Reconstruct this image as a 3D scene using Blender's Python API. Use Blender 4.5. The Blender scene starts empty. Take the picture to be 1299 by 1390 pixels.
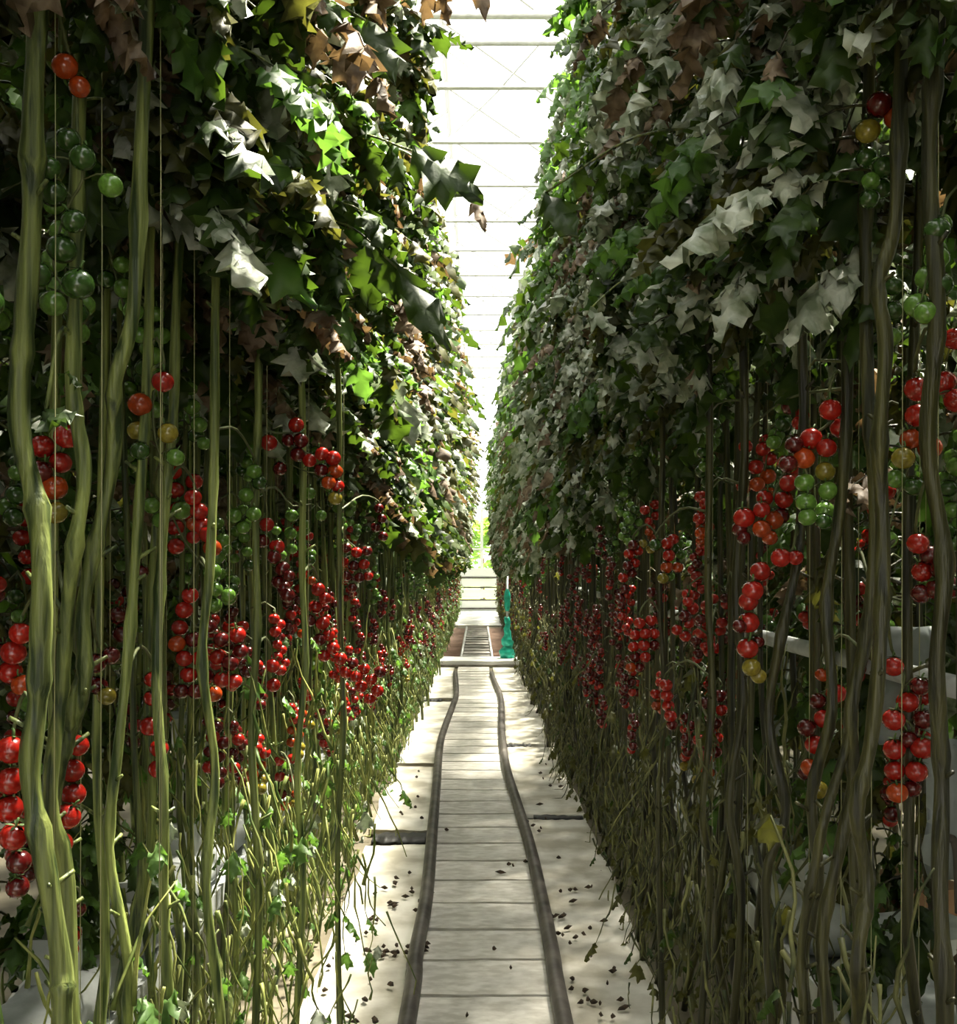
import bpy, math, random
from mathutils import Vector, Matrix, noise
R = random.Random(11)
S = bpy.context.scene
COL = S.collection
# ------------------------------------------------------------------ camera, sky, sun, exposure
F, HX, HY, CH = 1500.0, 649.5, 765.0, 1.58        # focal length (px of 1299), vanishing point, eye height
cam = bpy.data.cameras.new('camera'); co = bpy.data.objects.new('camera', cam); COL.objects.link(co)
cam.sensor_fit = 'HORIZONTAL'; cam.sensor_width = 36; cam.lens = 36 * F / 1299
cam.shift_y = (HY - 695) / 1299; cam.clip_start = 0.05; cam.clip_end = 400
co.location = (0, 0, CH); co.rotation_euler = (math.pi / 2, 0, 0)
S.camera = co
W = bpy.data.worlds.new('sky'); S.world = W; W.use_nodes = True
wn = W.node_tree.nodes; wb = wn['Background']
wb.inputs[0].default_value = (1.0, 0.98, 0.92, 1); wb.inputs[1].default_value = 0.72
sl = bpy.data.lights.new('sun', 'SUN'); sl.energy = 9.0; sl.angle = math.radians(10); sl.color = (1, 0.93, 0.78)
so = bpy.data.objects.new('sun', sl); COL.objects.link(so)
so.rotation_euler = Vector((-0.29, -0.34, -1.0)).to_track_quat('-Z', 'Y').to_euler()
S.view_settings.view_transform = 'Standard'; S.view_settings.look = 'None'
S.view_settings.exposure = 2.3; S.view_settings.gamma = 1; S.view_settings.use_curve_mapping = False

def at(px, py, D):                                 # pixel at a depth -> point
    return Vector(((px - HX) * D / F, D, CH - (py - HY) * D / F))
def on_floor(px, py, z=0.0):
    D = (CH - z) * F / (py - HY)
    return at(px, py, D)

ORD = 'first second third fourth fifth sixth seventh eighth ninth tenth eleventh twelfth thirteenth fourteenth fifteenth sixteenth seventeenth eighteenth nineteenth twentieth'.split()
def ordinal(n):
    if n <= 20: return ORD[n - 1]
    if n < 30: return 'twenty-' + ORD[n - 21]
    if n == 30: return 'thirtieth'
    if n < 40: return 'thirty-' + ORD[n - 31]
    return 'fortieth' if n == 40 else 'forty-' + ORD[n - 41]

# ------------------------------------------------------------------ materials
def nmat(name):
    m = bpy.data.materials.new(name); m.use_nodes = True
    nt = m.node_tree; return m, nt, nt.nodes['Principled BSDF']
def simple(name, c1, c2=None, scale=20, rough=0.6, bump=0.0, metal=0.0, spec=0.5, stretch=(1, 1, 1), randomize=0.0, coord='Object'):
    m, nt, b = nmat(name)
    b.inputs['Roughness'].default_value = rough; b.inputs['Metallic'].default_value = metal
    b.inputs['Specular IOR Level'].default_value = spec
    c2 = c2 or c1
    tc = nt.nodes.new('ShaderNodeTexCoord'); mp = nt.nodes.new('ShaderNodeMapping'); mp.inputs['Scale'].default_value = stretch
    nz = nt.nodes.new('ShaderNodeTexNoise'); nz.inputs['Scale'].default_value = scale; nz.inputs['Detail'].default_value = 5
    cr = nt.nodes.new('ShaderNodeValToRGB'); cr.color_ramp.elements[0].position = 0.38; cr.color_ramp.elements[1].position = 0.64
    cr.color_ramp.elements[0].color = (*c1, 1); cr.color_ramp.elements[1].color = (*c2, 1)
    L = nt.links
    L.new(tc.outputs[coord], mp.inputs[0]); L.new(mp.outputs[0], nz.inputs['Vector']); L.new(nz.outputs['Fac'], cr.inputs[0])
    out = cr.outputs[0]
    if randomize:
        oi = nt.nodes.new('ShaderNodeObjectInfo'); hs = nt.nodes.new('ShaderNodeHueSaturation')
        mr = nt.nodes.new('ShaderNodeMapRange'); mr.inputs[3].default_value = 1 - randomize; mr.inputs[4].default_value = 1 + randomize
        L.new(oi.outputs['Random'], mr.inputs[0]); L.new(mr.outputs[0], hs.inputs['Value']); L.new(out, hs.inputs['Color']); out = hs.outputs[0]
    L.new(out, b.inputs['Base Color'])
    if bump:
        bp = nt.nodes.new('ShaderNodeBump'); bp.inputs['Strength'].default_value = bump; bp.inputs['Distance'].default_value = 0.01
        L.new(nz.outputs['Fac'], bp.inputs['Height']); L.new(bp.outputs[0], b.inputs['Normal'])
    return m
def leafmat(name, c1, c2, trans, tw, rough=0.5, scale=14):
    m = simple(name, c1, c2, scale=scale, rough=rough, bump=0.5, randomize=0.18)
    nt = m.node_tree; b = nt.nodes['Principled BSDF']; o = nt.nodes['Material Output']
    t = nt.nodes.new('ShaderNodeBsdfTranslucent'); t.inputs[0].default_value = (*trans, 1)
    mx = nt.nodes.new('ShaderNodeMixShader'); mx.inputs[0].default_value = tw
    nt.links.new(b.outputs[0], mx.inputs[1]); nt.links.new(t.outputs[0], mx.inputs[2]); nt.links.new(mx.outputs[0], o.inputs[0])
    return m
M = {}
M['leaf_dark'] = leafmat('leaf_dark', (0.012, 0.032, 0.004), (0.04, 0.075, 0.010), (0.11, 0.20, 0.015), 0.22)
M['leaf_mid'] = leafmat('leaf_mid', (0.045, 0.11, 0.02), (0.11, 0.19, 0.05), (0.18, 0.38, 0.04), 0.32)
M['leaf_silver_sheen'] = leafmat('leaf_silver_sheen', (0.17, 0.21, 0.13), (0.52, 0.54, 0.44), (0.3, 0.38, 0.2), 0.15, 0.38, 22)  # powdery grey leaf, with skylight sheen put into the base colour
M['leaf_brown'] = leafmat('leaf_brown', (0.07, 0.04, 0.018), (0.30, 0.22, 0.15), (0.3, 0.18, 0.07), 0.15, 0.6, 20)
M['leaf_olive'] = leafmat('leaf_olive', (0.03, 0.033, 0.007), (0.10, 0.10, 0.03), (0.22, 0.22, 0.03), 0.25)
LEAFM = ['leaf_dark', 'leaf_mid', 'leaf_silver_sheen', 'leaf_brown', 'leaf_olive']
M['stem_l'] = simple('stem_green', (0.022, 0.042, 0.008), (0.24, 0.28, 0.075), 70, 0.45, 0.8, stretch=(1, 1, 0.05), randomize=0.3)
M['stem_r'] = simple('stem_backlit', (0.010, 0.011, 0.003), (0.065, 0.062, 0.016), 70, 0.45, 0.8, stretch=(1, 1, 0.05), randomize=0.3)  # stem colour darkened to paint in the backlit shade of the right row
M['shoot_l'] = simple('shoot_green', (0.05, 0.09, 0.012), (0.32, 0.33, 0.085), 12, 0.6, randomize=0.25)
M['shoot_r'] = simple('shoot_backlit', (0.025, 0.035, 0.01), (0.20, 0.20, 0.07), 12, 0.6, randomize=0.25)  # right-row shoots, the same backlit shade put into their colour
M['twine'] = simple('twine', (0.38, 0.38, 0.2), rough=0.8)
M['peduncle'] = simple('peduncle', (0.06, 0.08, 0.025), (0.12, 0.13, 0.05), 40, 0.6)
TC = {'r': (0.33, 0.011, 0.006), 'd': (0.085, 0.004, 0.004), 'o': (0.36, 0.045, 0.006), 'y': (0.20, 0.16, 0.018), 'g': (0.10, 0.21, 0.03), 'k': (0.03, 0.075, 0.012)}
for k, c in TC.items():
    m = simple('tomato_skin_' + {'r': 'red', 'd': 'dark_red', 'o': 'orange', 'y': 'olive', 'g': 'green', 'k': 'dark_green'}[k],
               tuple(v * 0.8 for v in c), tuple(min(1, v * 1.2) for v in c), 6, 0.22, randomize=0.15)
    b = m.node_tree.nodes['Principled BSDF']; b.inputs['Coat Weight'].default_value = 0.35; b.inputs['Coat Roughness'].default_value = 0.12
    M['t' + k] = m
M['calyx'] = simple('calyx', (0.06, 0.13, 0.03), (0.12, 0.2, 0.05), 40, 0.6)
M['rail'] = simple('rail_steel', (0.06, 0.05, 0.045), (0.13, 0.115, 0.10), 9, 0.5, 0.4, 0.2)
M['board'] = simple('board_white', (0.60, 0.56, 0.49), (0.86, 0.82, 0.76), 6, 0.7, 0.35, stretch=(1, 1.2, 1), randomize=0.06, coord='Generated')
M['sheet'] = simple('ground_sheet', (0.46, 0.42, 0.33), (0.84, 0.80, 0.72), 4, 0.75, 0.6)
M['ground'] = simple('ground', (0.12, 0.10, 0.065), (0.22, 0.19, 0.13), 3.5, 0.9, 0.5)
M['soil'] = simple('soil', (0.10, 0.055, 0.035), (0.18, 0.11, 0.075), 6, 0.95, 0.8)
M['grey_track'] = simple('grey_track', (0.22, 0.20, 0.18), (0.36, 0.34, 0.31), 8, 0.8, 0.4)
M['concrete'] = simple('white_concrete', (0.82, 0.81, 0.78), (0.9, 0.9, 0.87), 7, 0.8, 0.2)
M['white'] = simple('white_plastic', (0.40, 0.42, 0.42), (0.62, 0.64, 0.64), 10, 0.45, 0.3)
M['grey'] = simple('grey_film', (0.20, 0.23, 0.23), (0.30, 0.33, 0.33), 8, 0.4, 0.4)
M['metal'] = simple('galvanised', (0.50, 0.50, 0.49), (0.62, 0.62, 0.61), 20, 0.5, 0.0, 0.3)
M['bar_grey'] = simple('bar_grey', (0.48, 0.48, 0.48), rough=0.6)
M['frame'] = simple('frame_white', (0.75, 0.76, 0.74), rough=0.5)
M['teal'] = simple('teal_plastic', (0.01, 0.38, 0.27), (0.03, 0.62, 0.45), 14, 0.4, 0.5)
M['pale_green'] = simple('pale_green_film', (0.35, 0.42, 0.20), (0.62, 0.68, 0.42), 18, 0.5, 0.5)
M['black'] = simple('gap_dark', (0.006, 0.006, 0.006), (0.02, 0.018, 0.015), 20, 0.6)  # dark of the gaps between the ground sheets
M['debris'] = simple('dead_leaf', (0.03, 0.022, 0.015), (0.10, 0.06, 0.03), 30, 0.9)
M['card'] = simple('brown_card', (0.22, 0.12, 0.06), (0.3, 0.17, 0.09), 10, 0.8)
M['lawn'] = simple('lawn', (0.22, 0.36, 0.05), (0.42, 0.52, 0.12), 2, 0.9, 0.5)
M['bush'] = leafmat('bush', (0.22, 0.38, 0.05), (0.45, 0.6, 0.12), (0.4, 0.6, 0.1), 0.35)
g, nt, b = nmat('glass'); nt.nodes.remove(b)
tr = nt.nodes.new('ShaderNodeBsdfTransparent'); tr.inputs[0].default_value = (0.95, 0.97, 0.96, 1)
gl = nt.nodes.new('ShaderNodeBsdfGlossy'); gl.inputs['Roughness'].default_value = 0.1
mx = nt.nodes.new('ShaderNodeMixShader'); mx.inputs[0].default_value = 0.05
nt.links.new(tr.outputs[0], mx.inputs[1]); nt.links.new(gl.outputs[0], mx.inputs[2]); nt.links.new(mx.outputs[0], nt.nodes['Material Output'].inputs[0])
M['glass'] = g

# ------------------------------------------------------------------ mesh helper
class MB:
    def __init__(s): s.v = []; s.f = []; s.m = []
    def add(s, vs, fs, mi=0):
        k = len(s.v); s.v += [tuple(v) for v in vs]; s.f += [tuple(i + k for i in f) for f in fs]; s.m += [mi] * len(fs)
    def box(s, c, d, mi=0, rz=0.0):
        x, y, z = c; a, b_, e = d[0] / 2, d[1] / 2, d[2] / 2; ca, sa = math.cos(rz), math.sin(rz)
        vs = []
        for k in (-e, e):
            for (i, j) in ((-a, -b_), (a, -b_), (a, b_), (-a, b_)): vs.append((x + i * ca - j * sa, y + i * sa + j * ca, z + k))
        s.add(vs, [(0, 3, 2, 1), (4, 5, 6, 7), (0, 1, 5, 4), (1, 2, 6, 5), (2, 3, 7, 6), (3, 0, 4, 7)], mi)
    def tube(s, pts, rad, n=7, mi=0, cap=True):
        pts = [Vector(p) for p in pts]; N = len(pts); vs = []; fs = []
        if not hasattr(rad, '__len__'): rad = [rad] * N
        ref = Vector((1, 0.1, 0))
        for i, p in enumerate(pts):
            t = (pts[min(i + 1, N - 1)] - pts[max(i - 1, 0)]).normalized()
            if abs(t.dot(ref.normalized())) > 0.95: ref = Vector((0.1, 0.2, 1))
            a = t.cross(ref).normalized(); b2 = t.cross(a)
            for k in range(n):
                th = 2 * math.pi * k / n; vs.append(p + (a * math.cos(th) + b2 * math.sin(th)) * rad[i])
        for i in range(N - 1):
            for k in range(n):
                k2 = (k + 1) % n; fs.append((i * n + k, i * n + k2, (i + 1) * n + k2, (i + 1) * n + k))
        if cap: fs.append(tuple(range(n))[::-1]); fs.append(tuple((N - 1) * n + k for k in range(n)))
        s.add(vs, fs, mi)
    def ball(s, c, r, mi=0, nu=10, nv=7, sq=0.92, rot=None):
        vs = [Vector((0, 0, sq * 0.93))]; fs = []
        for j in range(1, nv):
            ph = math.pi * j / nv
            for i in range(nu):
                th = 2 * math.pi * i / nu; rr = math.sin(ph)
                vs.append(Vector((rr * math.cos(th), rr * math.sin(th), math.cos(ph) * sq)))
        vs.append(Vector((0, 0, -sq)))
        for i in range(nu): fs.append((0, 1 + i, 1 + (i + 1) % nu))
        for j in range(nv - 2):
            for i in range(nu):
                a = 1 + j * nu + i; b2 = 1 + j * nu + (i + 1) % nu; fs.append((a, a + nu, b2 + nu, b2))
        L = 1 + (nv - 2) * nu
        for i in range(nu): fs.append((L + i, len(vs) - 1, L + (i + 1) % nu))
        if rot: vs = [rot @ v for v in vs]
        s.add([Vector(c) + v * r for v in vs], fs, mi)
    def mesh(s, name, mats, smooth=True):
        me = bpy.data.meshes.new(name); me.from_pydata(s.v, [], s.f)
        for m in mats: me.materials.append(M[m] if isinstance(m, str) else m)
        me.polygons.foreach_set('material_index', s.m)
        me.polygons.foreach_set('use_smooth', [smooth] * len(s.f)); me.update(); return me
def obj(name, me, parent=None, loc=None, rz=0.0, sc=None, label=None):
    o = bpy.data.objects.new(name, me); COL.objects.link(o)
    if parent: o.parent = parent
    if loc is not None: o.location = loc
    if rz: o.rotation_euler = (0, 0, rz)
    if sc is not None: o.scale = (sc, sc, sc) if not hasattr(sc, '__len__') else sc
    if label: o['label'] = label
    return o
def tag(o, label, cat, group=None, kind=None):
    o['label'] = label
    if cat: o['category'] = cat
    if group: o['group'] = group
    if kind: o['kind'] = kind
    return o
def struct(name, me, label=None, loc=None):
    o = obj(name, me, loc=loc); o['kind'] = 'structure'
    if label: o['label'] = label
    return o
def boxes(lst, mats, smooth=False, name='m'):
    mb = MB()
    for b_ in lst: mb.box(*b_)
    return mb.mesh(name, mats, smooth)

# ------------------------------------------------------------------ the house: ground, end wall, roof
ENDY, RZ = 36.0, 5.10
mb = MB(); nx, ny = 24, 90
for j in range(ny + 1):
    for i in range(nx + 1):
        x = -7 + 14 * i / nx; y = -5 + 41 * j / ny
        mb.v.append((x, y, -0.012 + 0.012 * noise.noise(Vector((x * 2, y * 1.2, 0)))))
for j in range(ny):
    for i in range(nx):
        a = j * (nx + 1) + i; mb.f.append((a, a + 1, a + nx + 2, a + nx + 1)); mb.m.append(0)
struct('floor', mb.mesh('floor', ['ground']), 'brown earth floor under the plants')
mb = MB(); mb.box((0, 22.4, 0.012), (1.7, 8.6, 0.024)); struct('floor.001', mb.mesh('soil', ['soil']), 'reddish brown soil strip beyond the white kerb')
mb = MB(); mb.box((0, 31.9, 0.02), (1.7, 8.2, 0.04)); struct('floor.002', mb.mesh('concrete', ['concrete']), 'bright concrete strip before the end wall')
# lawn and hedge outside
mb = MB(); mb.box((0, 66, -0.1), (120, 60, 0.1)); struct('ground', mb.mesh('lawn', ['lawn']), 'sunlit lawn beyond the end wall')
# end wall: plinth, posts and rails, panes
mb = MB()
for i in range(-6, 7):
    x = 0.105 + i * 1.0
    mb.box((x, ENDY, 2.55), (0.09 if i == 0 else 0.06, 0.08, 5.1))
for z in (0.06, 1.17, 2.05, 3.35, 5.08): mb.box((0, ENDY, z), (13, 0.1, 0.07))
struct('wall_end', mb.mesh('end', ['frame'], False), 'white framed glass end wall')
mb = MB(); mb.box((0, ENDY + 0.03, 2.55), (13, 0.008, 5.1)); o = struct('window_1', mb.mesh('panes', ['glass'], False), 'end wall glazing')
mb = MB()
for z in (0.12, 0.40, 0.80, 1.12): mb.box((0, ENDY - 0.06, z), (13, 0.03, 0.05))
struct('trim_1', mb.mesh('rails', ['rail'], False), 'dark horizontal rails low on the end wall')
mb = MB()
for z in (0.26, 0.60, 0.96, 1.3): mb.box((0, ENDY - 0.05, z), (13, 0.02, 0.26))
struct('wall_low', mb.mesh('lowpanels', ['frame'], False), 'white boarding low on the end wall')
# side walls
for sx, nm in ((-1, 'left'), (1, 'right')):
    mb = MB(); mb.box((sx * 6.6, 15.5, 2.55), (0.01, 41, 5.1), 1)
    for k in range(15): mb.box((sx * 6.6, -5 + k * 2.9, 2.55), (0.08, 0.08, 5.1), 0)
    struct('wall_' + nm, mb.mesh('side', ['frame', 'glass'], False), 'glazed side wall')
# pitched glass roof of narrow spans and the bars under it
mb = MB(); fr = MB()
for s_ in range(-2, 3):
    xc = s_ * 3.2 - 0.3
    for q in (-1, 1):
        x0, x1 = xc, xc + q * 1.6; z0, z1 = 6.05, 5.32
        mb.add([(x0, -5, z0), (x0, 36, z0), (x1, 36, z1), (x1, -5, z1)], [(0, 1, 2, 3)])
        for k in range(34):
            y = -5 + k * 1.25 + 0.35 * q
            fr.tube([(x0, y, z0), (x1, y + 0.9, z1)], 0.016, 4)
    fr.tube([(xc, -5, 6.06), (xc, 36, 6.06)], 0.025, 4)
    fr.tube([(xc + 1.6, -5, 5.3), (xc + 1.6, 36, 5.3)], 0.05, 4)
struct('ceiling', mb.mesh('roof', ['glass'], False), 'glass roof panes')
struct('trim_2', fr.mesh('glazing_bars', ['bar_grey'], False), 'slanting glazing bars of the roof')
k = 3
for i in range(28):
    y = 8.15 + (i - 1) * 1.06; big = (i == 0)
    if y > 35.8: break
    mb = MB()
    if big:
        mb.tube([(-6.5, 6.72, 4.75), (6.5, 6.72, 4.75)], 0.022, 8)
    mb.box((0, y, RZ), (13, 0.05, 0.035))
    struct('trim_%d' % k, mb.mesh('bar', ['metal'], big), 'grey roof bar across the aisle'); k += 1
mb = MB()
for i in range(9):
    y = 7.3 + i * 3.18
    mb.tube([(0.5, y, RZ + 0.02), (0.12, y + 1.0, RZ), (-0.3, y + 2.1, RZ + 0.05)], 0.006, 5)
    mb.tube([(-0.4, y, RZ + 0.02), (0.12, y + 1.1, RZ + 0.1)], 0.005, 5)
struct('trim_%d' % k, mb.mesh('brace', ['metal']), 'thin slanting brace wires under the roof')

# ------------------------------------------------------------------ rails, boards, sheets, kerbs
LR = [(552, 1390), (564, 1297), (579, 1216), (586.5, 1131), (592.6, 1063), (597, 1012), (604.5, 985), (614.6, 958), (619.5, 941), (618, 913)]
RR = [(766, 1390), (750, 1297), (736.6, 1226), (719.6, 1148), (702, 1090), (687, 1039), (681, 989), (680, 948), (672.5, 928), (667, 914)]
def smooth_path(P, n=6):
    out = []; P = [P[0] * 2 - P[1]] + P + [P[-1] * 2 - P[-2]]
    for i in range(1, len(P) - 2):
        for j in range(n):
            t = j / n; a, b_, c, d = P[i - 1:i + 3]
            out.append(0.5 * ((2 * b_) + (c - a) * t + (2 * a - 5 * b_ + 4 * c - d) * t * t + (3 * b_ - a - 3 * c + d) * t ** 3))
    out.append(P[-2]); return out
rz_ = 0.064
paths = []
for P, lab in ((LR, 'dark steel heating pipe rail left of the white boards, with a kink far down'),
               (RR, 'dark steel heating pipe rail right of the white boards, curving inward')):
    pts = [on_floor(x, y, rz_) for x, y in P]
    e = pts[0].copy(); e.y = 0.3; e.x = -0.275 if e.x < 0 else 0.305; pts = [e] + pts
    pts = smooth_path(pts); paths.append(pts)
    mb = MB(); mb.tube(pts, 0.031, 12)
    tag(obj('pipe_rail', mb.mesh('rail', ['rail'])), lab, 'rail', 'pipe rails of the aisle')
def railx(side, y):
    P = paths[side]
    for a, b_ in zip(P, P[1:]):
        if a.y <= y <= b_.y: return a.x + (b_.x - a.x) * (y - a.y) / (b_.y - a.y)
    return P[-1].x if y > P[-1].y else P[0].x
seams = [0.35 + 0.36 * i for i in range(46)]
for i in range(len(seams) - 1):
    y0, y1 = seams[i], seams[i + 1]
    if y0 < 3.2: continue
    ya = y0 + 0.016 + 0.014 * R.random(); yb = y1 - 0.014 * R.random() - 0.006
    n = 8; mb = MB(); vs = []
    j0 = R.uniform(-0.012, 0.012); j1 = R.uniform(-0.012, 0.012); tz = R.uniform(-0.004, 0.004)
    for z in (0.004, 0.034):
        for (yy, jj) in ((ya, j0), (yb, j1)):
            for q in range(n + 1):
                t = q / n; xl, xr = railx(0, yy) + 0.02, railx(1, yy) - 0.02
                vs.append((xl + (xr - xl) * t, yy + jj * (t - 0.5) + 0.006 * noise.noise(Vector((t * 5, yy * 9, 1))), z + (tz if z > 0.01 else 0) * (t - 0.5) + 0.003 * noise.noise(Vector((t * 3, yy * 3, 4)))))
    w = n + 1; fs = []
    for q in range(n):
        fs += [(q, q + w, q + w + 1, q + 1), (2 * w + q, 2 * w + q + 1, 3 * w + q + 1, 3 * w + q), (q, q + 1, 2 * w + q + 1, 2 * w + q), (w + q, 3 * w + q, 3 * w + q + 1, w + q + 1)]
    fs += [(0, 2 * w, 3 * w, w), (n, w + n, 3 * w + n, 2 * w + n)]
    mb.add(vs, fs)
    lab = 'whitewashed crosswise board between the two dark pipe rails, %s from the white kerb' % ordinal(len(seams) - 1 - i)
    if i == 0: pass
    me = mb.mesh('board', ['board'], False)
    tag(obj('walkway_board', me), lab, 'board', 'white boards between the rails')
def sheet(side, y0, y1, xin, xout, lab, seed):
    nx_, ny_ = 10, max(6, int((y1 - y0) / 0.09)); mb = MB(); top = []
    for j in range(ny_ + 1):
        y = y0 + (y1 - y0) * j / ny_
        for i in range(nx_ + 1):
            t = i / nx_; xi = railx(0 if side < 0 else 1, y) + side * 0.035
            xo = side * (xout + 0.03 * noise.noise(Vector((y * 1.7, seed, 0))))
            x = xi + (xo - xi) * t
            yy = y + (0.05 * noise.noise(Vector((x * 4, seed, 3))) if j in (0, ny_) else 0)
            z = 0.020 + 0.006 * noise.noise(Vector((x * 7, y * 5, seed))) + 0.004 * noise.noise(Vector((x * 19, y * 16, seed))) + (0.012 if j == 0 else 0)
            top.append((x, yy, z))
    n = len(top); mb.v = top + [(x, y, 0.004) for x, y, z in top]; w = nx_ + 1
    for j in range(ny_):
        for i in range(nx_):
            a = j * w + i; q = (a, a + 1, a + w + 1, a + w)
            if side < 0: q = q[::-1]
            mb.f.append(q); mb.m.append(0)
    edge = [i for i in range(w)] + [j * w + nx_ for j in range(1, ny_ + 1)] + [ny_ * w + i for i in range(nx_ - 1, -1, -1)] + [j * w for j in range(ny_ - 1, 0, -1)]
    for a, b_ in zip(edge, edge[1:] + edge[:1]):
        mb.f.append((a, a + n, b_ + n, b_)); mb.m.append(0)
    tag(obj('ground_sheet', mb.mesh('sheet', ['sheet'])), lab, 'ground sheet', 'pale sheets outside the rails')
sheet(-1, 2.6, 6.12, 0, 0.62, 'dirty cream ground sheet left of the rails, nearest of all and strewn with dead bits', 1)
sheet(-1, 6.42, 8.5, 0, 0.64, 'pale ground sheet left of the rails, just beyond the wide black gap', 2)
sheet(-1, 8.56, 12.5, 0, 0.64, 'long pale ground sheet left of the rails, ending where the left rail kinks', 3)
sheet(-1, 12.7, 16.6, 0, 0.64, 'white ground sheet left of the rails, touching the white kerb', 4)
sheet(1, 2.6, 6.75, 0, 0.66, 'dirty pale ground sheet right of the rails, nearest of all, with dark fallen bits', 5)
sheet(1, 6.82, 9.4, 0, 0.66, 'grey-white ground sheet right of the rails, second from the near end', 6)
sheet(1, 9.5, 13.4, 0, 0.66, 'white ground sheet right of the rails, with a black slot at its near edge', 7)
sheet(1, 13.5, 16.6, 0, 0.66, 'bright white ground sheet right of the rails, touching the white kerb', 8)
def strip(x0, x1, y0, y1, lab, seed):  # added strips that paint the dark, shaded gaps between the sheets
    mb = MB(); n = 14; vs = []; fs = []
    for z in (0, 1):
        for i in range(n + 1):
            t = i / n; w = .5 + .5 * noise.noise(Vector((t * 6, seed, 0)))
            for q in (0, 1):
                vs.append((x0 + (x1 - x0) * t, y0 + (y1 - y0) * (q if q else 0) + (w * .4 * (y1 - y0)) * (1 - 2 * q), .006 + z * (.022 + .008 * noise.noise(Vector((t * 9, seed, q))))))
    k_ = 2 * (n + 1)
    for i in range(n):
        a = 2 * i; fs += [(k_ + a, k_ + a + 2, k_ + a + 3, k_ + a + 1), (a, a + 1, a + 3, a + 2), (a, a + 2, k_ + a + 2, k_ + a), (a + 1, k_ + a + 1, k_ + a + 3, a + 3)]
    fs += [(0, k_, k_ + 1, 1), (2 * n, 2 * n + 1, k_ + 2 * n + 1, k_ + 2 * n)]
    mb.add(vs, fs); tag(obj('dark_gap_strip', mb.mesh('strip', ['black'])), lab, 'plastic strip', 'dark gap strips added across the ground sheets')
strip(-.60, -.29, 6.10, 6.44, 'dark strip added to blacken the wide gap left of the rails, nearest one', 1)
strip(-.62, -.42, 12.45, 12.78, 'dark strip added as a black gap between ground sheets left, where the left rail kinks', 2)
strip(.34, .64, 6.70, 6.86, 'thin dark strip added as gap between the nearest two sheets right of the rails', 3)
strip(.24, .45, 9.36, 9.60, 'short dark strip added as a black gap touching the right rail, between far sheets', 4)
# kerbs
mb = MB(); mb.box((-0.02, 17.3, 0.045), (1.34, 0.8, 0.09)); mb.box((-0.02, 16.87, 0.02), (1.34, 0.06, 0.04), 1)
tag(obj('kerb', mb.mesh('kerb', ['concrete', 'grey_track'], False)), 'white concrete kerb crossing the aisle where the pipe rails end', 'kerb')
mb = MB(); mb.box((-0.12, 26.8, 0.05), (0.75, 0.5, 0.10))
tag(obj('kerb', mb.mesh('kerb2', ['concrete'], False)), 'short white kerb across the far end of the brown soil', 'kerb')
root = obj('track', None, loc=(-0.03, 22, 0)); tag(root, 'narrow grey track with two rails running over the brown soil beyond the kerb', 'track')
mb = MB(); mb.box((0, 0, 0.033), (0.50, 8.4, 0.018)); obj('bed', mb.mesh('bed', ['grey_track'], False), root)
for s_ in (-1, 1):
    mb = MB(); mb.tube([(s_ * 0.25, -4.2, 0.07), (s_ * 0.25, 4.2, 0.07)], 0.024, 8); obj('rail', mb.mesh('trail', ['metal']), root)
for q in range(12):
    mb = MB(); mb.box((0, -3.9 + q * 0.7, 0.052), (0.46, 0.16, 0.02)); obj('sleeper', mb.mesh('sleeper', ['grey_track'], False), root)

# ------------------------------------------------------------------ leaves
OUT = [(0, .03), (.08, .30), (.20, .78), (.28, .60), (.40, .98), (.50, .62), (.62, .74), (.74, .40), (.86, .22), (1, 0.01)]
def leaflet(mb, base, d, up, L, Wd, droop, curl, mi, r, coarse=False):
    d = d.normalized(); side = d.cross(up)
    if side.length < 1e-3: side = Vector((1, 0, 0))
    side.normalize(); outl = OUT if not coarse else [OUT[0], OUT[2], OUT[4], OUT[7], OUT[9]]
    p = Vector(base); pts = []; last = 0; ang = 0; tw = r.uniform(-0.5, 0.5); wob = r.random() * 10
    cols = (-1, -.55, 0, .55, 1) if not coarse else (-1, 0, 1)
    vs = []
    for (t, w) in outl:
        dt = t - last; last = t; ang += droop * dt
        dd = (d * math.cos(ang) + Vector((0, 0, -1)) * math.sin(ang)).normalized()
        p = p + dd * (L * dt)
        nrm = side.cross(dd).normalized()
        s2 = (side * math.cos(tw * t) + nrm * math.sin(tw * t)); n2 = s2.cross(dd).normalized()
        for c in cols:
            wv = w * Wd * (1 + 0.2 * math.sin(wob + t * 23 + c * 3))
            lift = -curl * (abs(c) ** 1.6) * Wd * w + 0.22 * Wd * math.sin(wob * 2 + t * 15 + c * 5) * (.35 + abs(c))
            fw = 0.12 * L * abs(c) * w * (1 if w > .65 else -0.3)
            vs.append(p + s2 * (c * wv * math.cos(curl * abs(c))) + n2 * lift * 1.0 + dd * fw)
    n = len(cols); fs = []
    for i in range(len(outl) - 1):
        for j in range(n - 1):
            a = i * n + j; fs.append((a, a + 1, a + n + 1, a + n))
    mb.add(vs, fs, mi)
def pick(r, w):
    x = r.random() * sum(w)
    for i, a in enumerate(w):
        x -= a
        if x <= 0: return i
    return 0
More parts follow.
